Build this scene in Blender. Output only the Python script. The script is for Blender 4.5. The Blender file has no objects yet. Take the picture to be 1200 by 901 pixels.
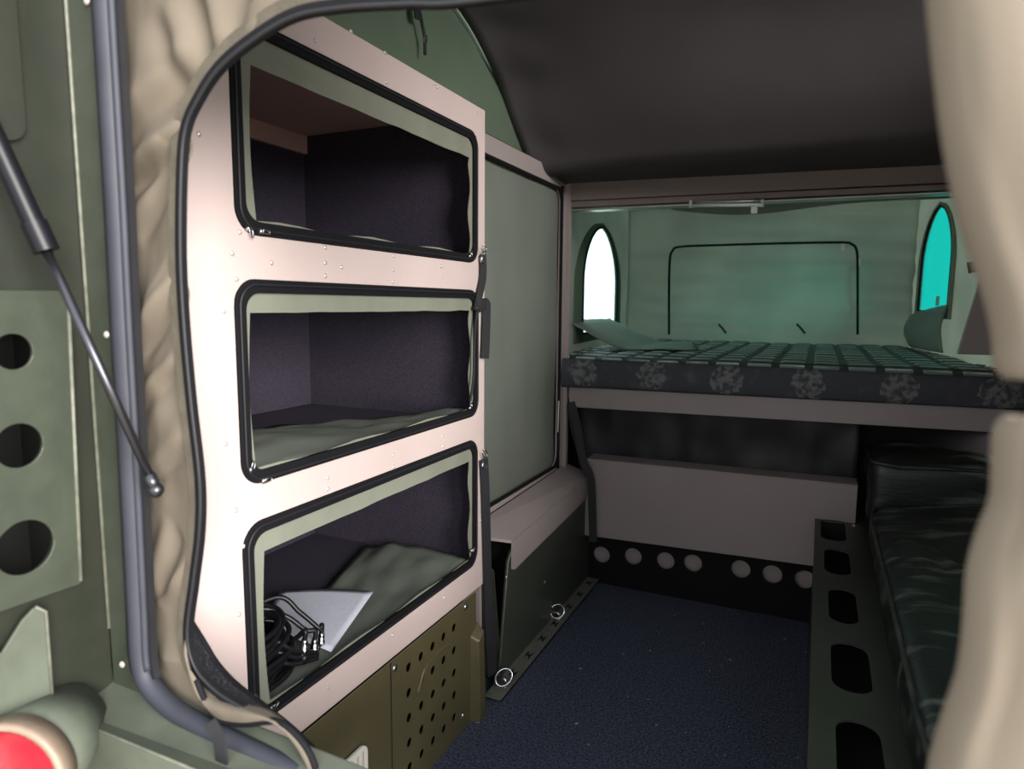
import bpy, math, random
from mathutils import Vector, Matrix, noise
from mathutils.geometry import tessellate_polygon
random.seed(7)
S = bpy.context.scene
COL = S.collection
V = Vector

# ------------------------------------------------------------------ camera
FPX, YAW, PITCH, ROLL = 773.8, 0.43433, -0.12034, 0.00785      # metres, X right, Y into the trailer, Z up
CAM = V((0, 0, 1.115))
fwd = V((-math.sin(YAW)*math.cos(PITCH), math.cos(YAW)*math.cos(PITCH), math.sin(PITCH)))
r0 = V((math.cos(YAW), math.sin(YAW), 0)); u0 = r0.cross(fwd)
RT = r0*math.cos(ROLL) + u0*math.sin(ROLL); UP = -r0*math.sin(ROLL) + u0*math.cos(ROLL)
cd = bpy.data.cameras.new('camera'); cam = bpy.data.objects.new('camera', cd); COL.objects.link(cam)
M = Matrix((RT, UP, -fwd)).transposed().to_4x4(); M.translation = CAM; cam.matrix_world = M
cd.sensor_width = 36; cd.lens = FPX/1200*36; cd.clip_start = 0.02; cd.clip_end = 200
cd.dof.use_dof = True; cd.dof.focus_distance = 1.6; cd.dof.aperture_fstop = 4.6
S.camera = cam

# ------------------------------------------------------------------ sky and exposure
W = bpy.data.worlds.new('overcast_sky'); S.world = W; W.use_nodes = True
bg = W.node_tree.nodes['Background']; bg.inputs[0].default_value = (0.93, 0.97, 1.0, 1); bg.inputs[1].default_value = 1.0
sd = bpy.data.lights.new('sun', 'SUN'); sd.energy = 3.4; sd.angle = math.radians(35); sd.color = (1, 0.95, 0.9)
sun = bpy.data.objects.new('sun', sd); COL.objects.link(sun)
sun.rotation_euler = V((-0.82, 0.46, -0.20)).to_track_quat('-Z', 'Y').to_euler()
vs = S.view_settings
vs.view_transform = 'Standard'; vs.look = 'None'; vs.gamma = 1; vs.use_curve_mapping = False; vs.exposure = 1.25

def at(x, y, X=None, Y=None, Z=None):          # where the sight line of a photo point meets a real plane of the trailer
    d = fwd + RT*((x-600)/FPX) - UP*((y-450.5)/FPX)
    t = (X-CAM.x)/d.x if X is not None else (Y-CAM.y)/d.y if Y is not None else (Z-CAM.z)/d.z
    return CAM + d*t

# ------------------------------------------------------------------ helpers
ORG = {}
def tag(o, label=None, cat=None, group=None, kind=None):
    if label: o['label'] = label
    if cat: o['category'] = cat
    if group: o['group'] = group
    if kind: o['kind'] = kind
    return o
def empty(name, loc, label=None, cat=None, group=None, kind=None):
    o = bpy.data.objects.new(name, None); COL.objects.link(o); o.location = loc; o.empty_display_size = .05
    ORG[o] = V(loc); return tag(o, label, cat, group, kind)
def place(o, parent, loc):
    COL.objects.link(o); ORG[o] = V(loc)
    if parent: o.parent = parent; o.location = V(loc) - ORG[parent]
    else: o.location = loc
    return o
def inst(name, mesh, parent, loc):
    return place(bpy.data.objects.new(name, mesh), parent, loc)

class MB:
    def __init__(s): s.v = []; s.f = []
    def add(s, vs, fs):
        n = len(s.v); s.v += [V(p) for p in vs]; s.f += [[i+n for i in f] for f in fs]; return s
    def box(s, a, b):
        x0, y0, z0 = a; x1, y1, z1 = b
        return s.add([(x0,y0,z0),(x1,y0,z0),(x1,y1,z0),(x0,y1,z0),(x0,y0,z1),(x1,y0,z1),(x1,y1,z1),(x0,y1,z1)],
                     [(0,3,2,1),(4,5,6,7),(0,1,5,4),(1,2,6,5),(2,3,7,6),(3,0,4,7)])
    def hexa(s, p):          # 8 corners: bottom loop then top loop
        return s.add(p, [(0,3,2,1),(4,5,6,7),(0,1,5,4),(1,2,6,5),(2,3,7,6),(3,0,4,7)])
    def grid(s, fn, nu, nv, closed_u=False):
        vs = [fn(i/nu, j/nv) for j in range(nv+1) for i in range(nu+(0 if closed_u else 1))]
        w = nu if closed_u else nu+1; fs = []
        for j in range(nv):
            for i in range(nu):
                a = j*w+i; b = j*w+(i+1) % w; fs.append((a, b, b+w, a+w))
        return s.add(vs, fs)
    def tube(s, pts, r, n=8, caps=True, closed=False, flat=None):
        pts = [V(p) for p in pts]; m = len(pts); vs = []; prev = None
        for i, p in enumerate(pts):
            if closed: t = pts[(i+1) % m] - pts[i-1]
            else: t = pts[min(i+1, m-1)] - pts[max(i-1, 0)]
            t.normalize()
            if prev is None:
                a = V((0,0,1)) if abs(t.z) < .9 else V((1,0,0)); x = t.cross(a).normalized()
            else: x = (prev - t*prev.dot(t)).normalized()
            prev = x; y = t.cross(x); ri = r[i] if isinstance(r, (list, tuple)) else r
            for k in range(n):
                a = 2*math.pi*k/n; vs.append(p + x*(ri*math.cos(a)) + y*(ri*math.sin(a)))
        fs = []
        for i in range(m if closed else m-1):
            for k in range(n):
                a = i*n+k; b = i*n+(k+1) % n; j = ((i+1) % m)*n
                fs.append((a, b, j+(k+1) % n, j+k))
        if caps and not closed: fs += [tuple(range(n))[::-1], tuple(range((m-1)*n, m*n))]
        return s.add(vs, fs)
    def ribbon(s, pts, nrm, w, t=.002):     # flat strap: nrm = direction of its face
        pts = [V(p) for p in pts]; m = len(pts); vs = []
        for i, p in enumerate(pts):
            d = (pts[min(i+1, m-1)] - pts[max(i-1, 0)]).normalized()
            n_ = V(nrm[i] if isinstance(nrm, list) else nrm); n_ = (n_ - d*n_.dot(d)).normalized(); x = d.cross(n_)
            vs += [p+x*w/2+n_*t/2, p-x*w/2+n_*t/2, p-x*w/2-n_*t/2, p+x*w/2-n_*t/2]
        fs = [(i*4+k, i*4+(k+1) % 4, i*4+4+(k+1) % 4, i*4+4+k) for i in range(m-1) for k in range(4)]
        fs += [(3,2,1,0), tuple(range(4*m-4, 4*m))]
        return s.add(vs, fs)
    def lathe(s, prof, c, axis, n=20):      # prof: (radius, height along axis)
        axis = V(axis).normalized(); a = V((0,0,1)) if abs(axis.z) < .9 else V((1,0,0)); x = axis.cross(a).normalized(); y = axis.cross(x); c = V(c)
        vs = [c + axis*h + x*(r*math.cos(2*math.pi*k/n)) + y*(r*math.sin(2*math.pi*k/n)) for r, h in prof for k in range(n)]
        fs = [(j*n+k, j*n+(k+1) % n, (j+1)*n+(k+1) % n, (j+1)*n+k) for j in range(len(prof)-1) for k in range(n)]
        if prof[0][0] > 1e-6: fs.append(tuple(range(n))[::-1])
        fs.append(tuple(range((len(prof)-1)*n, len(prof)*n)))
        return s.add(vs, fs)
    def plate(s, loops, o, U, Vv, t):       # flat plate with holes: loops[0] outline, others holes; front at o, thickness t behind
        U = V(U); Vv = V(Vv); N = U.cross(Vv); o = V(o)
        loops = [[V((p[0], p[1], 0)) for p in L] for L in loops]
        flat = [p for L in loops for p in L]; n = len(flat)
        tri = tessellate_polygon(loops)
        P = [o + U*p.x + Vv*p.y for p in flat]; vs = P + [p - N*t for p in P]; fs = []
        for a, b, c in tri:
            ar = (flat[b]-flat[a]).cross(flat[c]-flat[a]).z
            if abs(ar) < 1e-12: continue
            if ar < 0: b, c = c, b
            fs.append((a, b, c)); fs.append((a+n, c+n, b+n))
        k = 0
        for li, L in enumerate(loops):
            m = len(L); area = sum(L[i].x*L[(i+1) % m].y - L[(i+1) % m].x*L[i].y for i in range(m))
            fl = (area > 0) == (li == 0)
            for i in range(m):
                a, b = k+i, k+(i+1) % m
                fs.append((a, a+n, b+n, b) if fl else (a, b, b+n, a+n))
            k += m
        return s.add(vs, fs)
    def build(s, name, mat, parent=None, smooth=False, mods=(), **tg):
        xs = [p.x for p in s.v]; ys = [p.y for p in s.v]; zs = [p.z for p in s.v]
        c = V(((min(xs)+max(xs))/2, (min(ys)+max(ys))/2, min(zs)))
        me = bpy.data.meshes.new(name); me.from_pydata([p-c for p in s.v], [], s.f); me.update()
        me.materials.append(MT[mat])
        if smooth:
            me.polygons.foreach_set('use_smooth', [True]*len(me.polygons))
            if smooth == 'auto':
                try: me.set_sharp_from_angle(angle=math.radians(40))
                except Exception: pass
        o = place(bpy.data.objects.new(name, me), parent, c)
        for k in mods:
            if k[0] == 'solid':
                m = o.modifiers.new('solid', 'SOLIDIFY'); m.thickness = k[1]; m.offset = k[2] if len(k) > 2 else 0
            elif k[0] == 'bevel':
                m = o.modifiers.new('bevel', 'BEVEL'); m.width = k[1]; m.segments = k[2] if len(k) > 2 else 2; m.limit_method = 'ANGLE'; m.angle_limit = math.radians(50)
            elif k[0] == 'sub':
                m = o.modifiers.new('sub', 'SUBSURF'); m.levels = m.render_levels = k[1]
        return tag(o, **tg)

def rrect(u0, v0, u1, v1, r, n=6):
    out = []
    for cx, cy, a0 in ((u1-r, v0+r, -90), (u1-r, v1-r, 0), (u0+r, v1-r, 90), (u0+r, v0+r, 180)):
        for k in range(n+1):
            a = math.radians(a0+90*k/n); out.append((cx+r*math.cos(a), cy+r*math.sin(a)))
    return out
def circ(u, v, ru, rv=None, n=16):
    rv = rv or ru
    return [(u+ru*math.cos(2*math.pi*k/n), v+rv*math.sin(2*math.pi*k/n)) for k in range(n)]
def rect(u0, v0, u1, v1): return [(u0,v0),(u1,v0),(u1,v1),(u0,v1)]
def catmull(P, n=6, closed=False):
    P = [V(p) for p in P]; m = len(P); out = []
    for i in range(m if closed else m-1):
        a, b, c, d = (P[i-1], P[i], P[(i+1) % m], P[(i+2) % m]) if closed else (P[max(i-1,0)], P[i], P[i+1], P[min(i+2,m-1)])
        for k in range(n):
            t = k/n; out.append(((2*b)+(c-a)*t+(2*a-5*b+4*c-d)*t*t+(3*b-a-3*c+d)*t**3)*.5)
    if not closed: out.append(P[-1])
    return out
def nz(p, s=1.0, seed=0.0): return noise.noise(V(p)*s + V((seed, seed*1.7, -seed)))
LY, LV = (0,1,0), (0,0,1)      # plates facing +X (left wall): U = Y, V = Z
BX = (1,0,0)                   # plates facing the camera: U = X, V = Z

# ------------------------------------------------------------------ materials
MT = {}
def srgb(*c):
    return tuple(((v/255)/12.92 if v/255 <= .04045 else ((v/255+.055)/1.055)**2.4) for v in c) + (1,)
def mat(name, col, rough=.6, metal=0, var=.0, vscale=8, bump=0, bscale=120, col2=None, spec=.5, trans=0, detail=4, stretch=(1,1,1), lo=.35, hi=.65, sheen=0):
    m = bpy.data.materials.new(name); m.use_nodes = True; nt = m.node_tree; b = nt.nodes['Principled BSDF']; L = nt.links.new
    b.inputs['Base Color'].default_value = col; b.inputs['Roughness'].default_value = rough; b.inputs['Metallic'].default_value = metal
    b.inputs['Specular IOR Level'].default_value = spec
    tc = nt.nodes.new('ShaderNodeTexCoord'); mp = nt.nodes.new('ShaderNodeMapping'); mp.inputs['Scale'].default_value = stretch
    L(tc.outputs['Object'], mp.inputs[0])
    csock = None
    if var or col2:
        n = nt.nodes.new('ShaderNodeTexNoise'); n.inputs['Scale'].default_value = vscale; n.inputs['Detail'].default_value = detail
        L(mp.outputs[0], n.inputs['Vector'])
        rp = nt.nodes.new('ShaderNodeValToRGB'); rp.color_ramp.elements[0].position = lo; rp.color_ramp.elements[1].position = hi
        c2 = col2 or tuple(min(1, c*(1+var)) for c in col[:3]) + (1,)
        c1 = col if col2 else tuple(c*(1-var) for c in col[:3]) + (1,)
        rp.color_ramp.elements[0].color = c1; rp.color_ramp.elements[1].color = c2
        L(n.outputs[0], rp.inputs[0]); L(rp.outputs[0], b.inputs['Base Color']); csock = rp.outputs[0]
    if bump:
        n2 = nt.nodes.new('ShaderNodeTexNoise'); n2.inputs['Scale'].default_value = bscale; n2.inputs['Detail'].default_value = 3
        L(mp.outputs[0], n2.inputs['Vector'])
        bp = nt.nodes.new('ShaderNodeBump'); bp.inputs['Strength'].default_value = bump; bp.inputs['Distance'].default_value = .004
        L(n2.outputs[0], bp.inputs['Height']); L(bp.outputs[0], b.inputs['Normal'])
    if sheen: b.inputs['Sheen Weight'].default_value = sheen
    if trans:
        t = nt.nodes.new('ShaderNodeBsdfTranslucent'); mx = nt.nodes.new('ShaderNodeMixShader'); mx.inputs[0].default_value = trans
        if csock: L(csock, t.inputs[0])
        else: t.inputs[0].default_value = col
        L(b.outputs[0], mx.inputs[1]); L(t.outputs[0], mx.inputs[2]); L(mx.outputs[0], nt.nodes['Material Output'].inputs[0])
    MT[name] = m; return m
mat('cream_paint', srgb(205,187,183), .42, var=.03, vscale=5, bump=.05, bscale=300)
mat('grey_paint', srgb(158,147,145), .5, var=.04, vscale=5, bump=.05, bscale=300)
mat('taupe_paint', srgb(122,110,105), .55, var=.05, vscale=4, bump=.05, bscale=300)
mat('green_paint', srgb(40,43,35), .38, var=.10, vscale=14, bump=.06, bscale=90)
mat('green_paint_worn', srgb(58,64,53), .45, var=.12, vscale=20, bump=.06, bscale=120)
mat('olive_paint', srgb(86,80,56), .4, var=.08, vscale=9, bump=.05, bscale=140)
mat('dark_green_paint', srgb(62,66,58), .4, var=.1, vscale=9, bump=.05, bscale=140)
mat('green_paint_dusty_lit', srgb(86,92,80), .6, var=.14, vscale=16, bump=.06, bscale=120)  # dusty green, lightened further in colour for the ledge face the sun misses
mat('edge_wear', srgb(108,110,98), .5, var=.2, vscale=60)
mat('black_rubber', srgb(28,28,32), .55, var=.1, vscale=20)
mat('seal_rubber', srgb(50,52,62), .6, var=.12, vscale=16)
mat('black_web', srgb(34,34,38), .7, bump=.3, bscale=500)
mat('zip_black', srgb(20,20,24), .7, spec=.2, bump=.3, bscale=600)
mat('black_steel', srgb(18,16,18), .7, var=.1, spec=.2)
mat('black_mesh', srgb(34,34,40), .6, col2=srgb(84,84,92), vscale=260, lo=.5, hi=.7)
mat('dark_hole', srgb(10,10,10), .8)
mat('carpet_black', srgb(72,67,80), .95, spec=.1, col2=srgb(54,49,60), vscale=240, bump=.5, bscale=300, lo=.3, hi=.7)
mat('board_brown', srgb(206,172,164), .6, var=.06, vscale=5)
mat('canvas_beige', srgb(116,107,95), .85, var=.07, vscale=6, bump=.12, bscale=700, trans=.08, spec=.2)
mat('canvas_hem', srgb(92,86,76), .85, var=.12, vscale=40, bump=.25, bscale=400, trans=.05, spec=.2)
mat('canvas_grey', srgb(110,115,107), .8, var=.05, vscale=5, bump=.08, bscale=700, spec=.25)
mat('canvas_green', srgb(108,124,106), .85, var=.08, vscale=3, bump=.1, bscale=700, trans=.3, spec=.2)
mat('canvas_alcove', srgb(162,172,163), .85, var=.08, vscale=3, bump=.1, bscale=700, trans=.48, spec=.2)
mat('canvas_pale', srgb(126,129,116), .85, var=.06, vscale=12, bump=.15, bscale=500, spec=.2)
mat('lid_fabric', srgb(80,76,78), .75, var=.1, vscale=2.5, bump=.15, bscale=500, spec=.3)
mat('cloth_black', srgb(40,40,44), .55, var=.25, vscale=6, bump=.1, bscale=60)
mat('steel', srgb(200,200,200), .28, 1)
mat('rivet_steel', srgb(215,205,200), .3, .4)
mat('chrome', srgb(220,222,226), .16, 1)
mat('aluminium', srgb(190,190,188), .35, .9)
mat('strut_black', srgb(16,16,22), .35, spec=.3)
mat('rail_steel', srgb(112,114,106), .5, var=.12, vscale=30)
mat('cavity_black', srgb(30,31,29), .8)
mat('strut_rod', srgb(82,82,88), .3, .9)
mat('lamp_housing', srgb(140,122,106), .45, var=.1, vscale=30)
mat('white_plastic', srgb(226,222,214), .4)
mat('clear_plastic', srgb(200,210,205), .25)
mat('cable', srgb(20,20,24), .42)
mat('cushion_camo', srgb(26,34,32), .4, col2=srgb(126,132,126), vscale=8, stretch=(.45,2.2,1.6), lo=.53, hi=.72, bump=.2, bscale=60)
mat('cushion_edge', srgb(70,74,70), .5, col2=srgb(30,36,34), vscale=20)
mat('soil', srgb(176,164,146), .95, var=.15, vscale=2)

def node_mat(name):
    m = bpy.data.materials.new(name); m.use_nodes = True; MT[name] = m
    return m.node_tree, m.node_tree.nodes['Principled BSDF'], m.node_tree.links.new, m.node_tree.nodes.new
def mth(nt, op, a, b=None, clamp=False):
    n = nt.nodes.new('ShaderNodeMath'); n.operation = op; n.use_clamp = clamp
    for i, x in enumerate((a, b)):
        if x is None: continue
        if isinstance(x, (int, float)): n.inputs[i].default_value = x
        else: nt.links.new(x, n.inputs[i])
    return n.outputs[0]
def mixc(nt, f, a, b):
    n = nt.nodes.new('ShaderNodeMix'); n.data_type = 'RGBA'; nt.links.new(f, n.inputs[0])
    for i, x in ((6, a), (7, b)):
        if isinstance(x, tuple): n.inputs[i].default_value = x
        else: nt.links.new(x, n.inputs[i])
    return n.outputs[2]
def xyz(nt):
    tc = nt.nodes.new('ShaderNodeTexCoord'); s = nt.nodes.new('ShaderNodeSeparateXYZ'); nt.links.new(tc.outputs['Object'], s.inputs[0])
    return tc.outputs['Object'], s.outputs[0], s.outputs[1], s.outputs[2]
def noise_n(nt, vec, sc, det=3):
    n = nt.nodes.new('ShaderNodeTexNoise'); n.inputs['Scale'].default_value = sc; n.inputs['Detail'].default_value = det; nt.links.new(vec, n.inputs['Vector']); return n.outputs[0]
# floor carpet: dark blue pile with scraps of lint
nt, b, L, N = node_mat('carpet_blue'); o_, x, y, z = xyz(nt)
n1 = noise_n(nt, o_, 170, 4); n2 = noise_n(nt, o_, 5, 2); n3 = noise_n(nt, o_, 46, 1)
f = mth(nt, 'MULTIPLY', mth(nt, 'SUBTRACT', n1, .3), 2.2, True); c = mixc(nt, f, srgb(44,48,60), srgb(110,117,140))
c = mixc(nt, mth(nt, 'MULTIPLY', mth(nt, 'SUBTRACT', n3, .765), 30, True), c, srgb(190,190,196))
L(c, b.inputs['Base Color']); b.inputs['Roughness'].default_value = .95; b.inputs['Specular IOR Level'].default_value = .1
bp = N('ShaderNodeBump'); bp.inputs['Strength'].default_value = .8; bp.inputs['Distance'].default_value = .004; L(n1, bp.inputs['Height']); L(bp.outputs[0], b.inputs['Normal'])
# mattress top: woven squares with pale stripes
nt, b, L, N = node_mat('mattress_weave'); o_, x, y, z = xyz(nt)
px_, py_ = .105, .135
fx = mth(nt, 'ABSOLUTE', mth(nt, 'SUBTRACT', mth(nt, 'FRACT', mth(nt, 'DIVIDE', mth(nt, 'ADD', x, 10), px_)), .5))
fy = mth(nt, 'ABSOLUTE', mth(nt, 'SUBTRACT', mth(nt, 'FRACT', mth(nt, 'DIVIDE', mth(nt, 'ADD', y, 10), py_)), .5))
ins = mth(nt, 'MULTIPLY', mth(nt, 'LESS_THAN', fx, .37), mth(nt, 'LESS_THAN', fy, .40))
st = mth(nt, 'LESS_THAN', mth(nt, 'ABSOLUTE', mth(nt, 'SUBTRACT', mth(nt, 'FRACT', mth(nt, 'DIVIDE', mth(nt, 'ADD', y, 10), py_/4)), .5)), .22)
nn = mth(nt, 'MULTIPLY', mth(nt, 'SUBTRACT', noise_n(nt, o_, 14, 2), .3), 2.2, True)
f = mth(nt, 'MULTIPLY', mth(nt, 'MULTIPLY', ins, st), nn)
c = mixc(nt, ins, srgb(40,50,50), srgb(120,136,134)); c = mixc(nt, f, c, srgb(240,244,242))
L(c, b.inputs['Base Color']); b.inputs['Roughness'].default_value = .55
# mattress side: charcoal cloth with a row of pale prints
nt, b, L, N = node_mat('mattress_side'); o_, x, y, z = xyz(nt)
ux = mth(nt, 'SUBTRACT', mth(nt, 'FRACT', mth(nt, 'DIVIDE', mth(nt, 'ADD', x, 10.0+.215), .262)), .5)
uz = mth(nt, 'DIVIDE', mth(nt, 'SUBTRACT', z, .062), .058)
d = mth(nt, 'SQRT', mth(nt, 'ADD', mth(nt, 'POWER', mth(nt, 'DIVIDE', ux, .23), 2), mth(nt, 'POWER', uz, 2)))
blob = mth(nt, 'LESS_THAN', mth(nt, 'ADD', d, mth(nt, 'MULTIPLY', noise_n(nt, o_, 38, 2), .7)), 1.25)
ln = mth(nt, 'MULTIPLY', mth(nt, 'SUBTRACT', noise_n(nt, o_, 60, 3), .40), 5, True)
wsp = mth(nt, 'MULTIPLY', mth(nt, 'SUBTRACT', noise_n(nt, o_, 22, 4), .56), 5, True)
f = mth(nt, 'MULTIPLY', blob, ln); f = mth(nt, 'MAXIMUM', f, mth(nt, 'MULTIPLY', wsp, .35))
L(mixc(nt, f, srgb(66,68,74), srgb(118,118,120)), b.inputs['Base Color']); b.inputs['Roughness'].default_value = .8
# paper with faint rows of print
nt, b, L, N = node_mat('printed_paper'); o_, x, y, z = xyz(nt)
row = mth(nt, 'LESS_THAN', mth(nt, 'FRACT', mth(nt, 'DIVIDE', mth(nt, 'ADD', y, 5), .0075)), .35)
wd = mth(nt, 'GREATER_THAN', noise_n(nt, o_, 120, 2), .5)
reg = mth(nt, 'LESS_THAN', mth(nt, 'ABSOLUTE', mth(nt, 'SUBTRACT', x, .035)), .06)
f = mth(nt, 'MULTIPLY', mth(nt, 'MULTIPLY', row, wd), mth(nt, 'MULTIPLY', reg, .16))
L(mixc(nt, f, srgb(222,226,240), srgb(120,122,135)), b.inputs['Base Color']); b.inputs['Roughness'].default_value = .6
# red lamp lens
nt, b, L, N = node_mat('red_lens'); b.inputs['Base Color'].default_value = srgb(165,18,38); b.inputs['Roughness'].default_value = .18
vo = N('ShaderNodeTexVoronoi'); vo.inputs['Scale'].default_value = 120; bp = N('ShaderNodeBump'); bp.inputs['Strength'].default_value = .5; bp.inputs['Distance'].default_value = .003
L(vo.outputs[0], bp.inputs['Height']); L(bp.outputs[0], b.inputs['Normal'])
def pane_mat(name, col):
    m = bpy.data.materials.new(name); m.use_nodes = True; nt = m.node_tree; nt.nodes.remove(nt.nodes['Principled BSDF'])
    t = nt.nodes.new('ShaderNodeBsdfTransparent'); t.inputs[0].default_value = col
    g = nt.nodes.new('ShaderNodeBsdfGlossy'); g.inputs['Roughness'].default_value = .1; mx = nt.nodes.new('ShaderNodeMixShader'); mx.inputs[0].default_value = .04
    nt.links.new(t.outputs[0], mx.inputs[1]); nt.links.new(g.outputs[0], mx.inputs[2]); nt.links.new(mx.outputs[0], nt.nodes['Material Output'].inputs[0]); MT[name] = m
pane_mat('pane_clear', (.82, 1, .97, 1)); pane_mat('pane_cyan', (.06, .50, .45, 1))

# ================================================================== THE SETTING
ST = dict(kind='structure')
XL, XA, XB, XR = -1.38, -.80, -.90, .56       # back of lockers, locker face, recessed locker face, right wall
YR, YF, YB = .52, 2.42, 3.9                    # rear canvas, front bulkhead, alcove back wall
MB().grid(lambda u, v: V((-12+24*u, -12+26*v, -.55+.03*nz((u*24, v*26, 0), .6))), 60, 60).build('ground', 'soil', None, True, label='pale bare ground outside the trailer', **ST)
MB().box((XL-.03, .50, -.03), (XR+.03, 2.66, 0)).build('floor', 'carpet_blue', label='dark blue carpet covering the trailer floor', **ST)
MB().box((XL-.05, .50, -.03), (XL-.01, 2.66, 1.64)).build('wall_left', 'green_paint', label='green steel outer side wall behind the storage lockers', **ST)
MB().plate([[(.50,-.03),(2.56,-.03),(2.56,1.75),(.95,1.75),(.95,.72),(.50,.72)]], (XR+.04,0,0), LY, LV, .03).build('wall_right', 'taupe_paint', label='taupe side wall behind the camouflage bench cushion', **ST)  # unseen opening at the near end, added to let sun onto the cabinet
# dark headliner lid curving up from the beam over the cabin
prof = catmull([(0,2.415,1.592),(0,2.32,1.597),(0,2.215,1.605),(0,2.14,1.66),(0,1.93,1.83),(0,1.76,1.925),(0,1.62,1.965),(0,1.2,2.0),(0,.8,2.0),(0,.50,1.96)], 5)
def lid(u, v):
    i = v*(len(prof)-1); k = min(int(i), len(prof)-2); p = prof[k].lerp(prof[k+1], i-k); x = -.955+(XR+.06+.955)*u
    e = min(1, u/.06); puff = .014*(1-e)**2
    w = .010*nz((x*2.2, p.y*2.5, p.z*2.5), 1.2) + .006*math.exp(-((u-.05)/.05)**2)*math.sin(p.y*36)*(1 if .1 < v < .75 else 0)
    return V((x + .012*nz((0, p.y*6, p.z*6))*(1-u), p.y-puff+w*.6*min(1, v*9), p.z-puff+w*min(1, v*9)-.036*u*max(0, 1-v*3)))
MB().grid(lid, 60, 60).build('ceiling', 'lid_fabric', None, True, (('solid', .02, 1),), label='charcoal padded fabric roof lid curving over the cabin', **ST)
MB().box((-.96,2.44,1.50), (XR+.04,2.455,1.75)).build('trim_4', 'lid_fabric', label='dark board closing the gap above the cross beam', **ST)
hem = [lid(u/40, .085)+V((0,-.008,-.004)) for u in range(41)]
MB().tube(hem, .006, 6).build('trim_1', 'lid_fabric', None, True, label='sewn dark seam along the foot of the roof lid', **ST)
edge = [lid(.003, v/40)+V((-.002,-.004,0)) for v in range(41)]
MB().tube(edge, .009, 6).build('trim_2', 'lid_fabric', None, True, label='rolled dark edge where roof lid meets green canvas', **ST)
# green canvas gable above the lockers
def gable(u, v):
    y = .5+1.85*u; z = 1.56+.50*v
    return V((-.945-.03*v+.010*nz((0, y*3, z*3), 1), y, z))
MB().grid(gable, 40, 16).build('wall_gable', 'canvas_green', None, True, (('solid', .003),), label='green canvas tent side above the storage lockers', **ST)
MB().box((XL-.05, .5, 1.605), (-.93, 2.42, 1.62)).build('trim_3', 'green_paint', None, label='flat green top closing the locker row', **ST)

# ------------------------------------------------------------------ rear canvas wall with arched zip doorway
ZP = [(560,0),(480,4),(405,9),(348,20),(300,48),(262,80),(238,115),(222,152),(217,205),(216,300),(220,380),(228,470),(238,560),(238,620),(231,680),(224,740),(232,778),(256,806),(290,828)]
zipc = [at(x, y, Y=YR) for x, y in ZP]
full = [V((.24,YR,.62)), V((.245,YR,1.0)), V((.22,YR,1.24)), V((.12,YR,1.335)), V((-.05,YR,1.355))] + zipc
zc = catmull(full, 6)
def outer(p):
    # matching point on the outer boundary of the canvas, straight out from the middle of the doorway
    c0 = V((-.25, YR, 1.0)); d = p-c0; t = 99
    for lim, comp, org in ((-.745, d.x, c0.x), (XR+.02, d.x, c0.x), (2.0, d.z, c0.z), (.585, d.z, c0.z)):
        if abs(comp) > 1e-6 and (lim-org)/comp > 0: t = min(t, (lim-org)/comp)
    return c0+d*max(t, 1.02)
CREASE = [(at(a, b_, Y=YR), at(c_, d, Y=YR), wd, dp) for a, b_, c_, d, wd, dp in ((146,208,212,162,.016,.016),(146,140,225,70,.022,.012),(236,-10,250,58,.018,.012),(158,405,206,340,.014,.014),(156,262,196,190,.016,.012),(162,470,202,430,.012,.010),(178,690,196,630,.018,.012),(170,560,214,520,.018,.010),(300,-20,285,40,.016,.010),(190,20,215,90,.020,.008))]
def rear_canvas(u, v):
    i = v*(len(zc)-1); k = min(int(i), len(zc)-2); p = zc[k].lerp(zc[k+1], i-k); o = outer(p); q = p.lerp(o, u)
    s = math.sin(math.pi*min(1, u*1.05))
    al = q.x+.6*q.z; ac = q.z-q.x*.62
    rd = 1-abs(nz((al*3.5, ac*8, 1.5), 1)); rd2 = 1-abs(nz((al*5, ac*16, 6.5), 1))
    w = .014*s*(rd**3-.6) + .005*s*nz(q, 16, 3)
    for A0, A1, wd, dp in CREASE:
        dv = A1-A0; tt = (q-A0).dot(dv)/dv.length_squared; nn = V((-dv.z, 0, dv.x)).normalized(); dd = (q-A0).dot(nn)
        ff = max(0, 1-(abs(tt-.5)/.72)**4)*(1 if u < .93 else (1-u)/.07)
        w += dp*ff*(1.5*(dd/wd)*math.exp(-(dd/wd)**2))
    return V((q.x, q.y + .012*u - w - .003*s, q.z))
rear = empty('wall_rear', (-.7, YR, .6), 'beige canvas tent wall around the arched zip doorway', None, None, 'structure')
MB().grid(rear_canvas, 30, 420).build('canvas_sheet', 'canvas_beige', rear, True, (('solid', .002),))
# stitched hem beside the zip, then the black zip tape
hm = [(p + (outer(p)-p).normalized()*.011) + V((0,-.004,0)) for p in zc]
MB().ribbon(hm, (0,-1,0), .016, .003).build('hem', 'canvas_hem', rear)
MB().ribbon([p+V((0,-.004,0)) for p in zc], (0,-1,0), .0115, .006).build('zip_tape', 'zip_black', rear)
MB().tube([p+(p-outer(p)).normalized()*.004+V((0,-.008,0)) for p in zc], .0024, 6).build('zip_teeth', 'black_rubber', rear, True)
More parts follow.
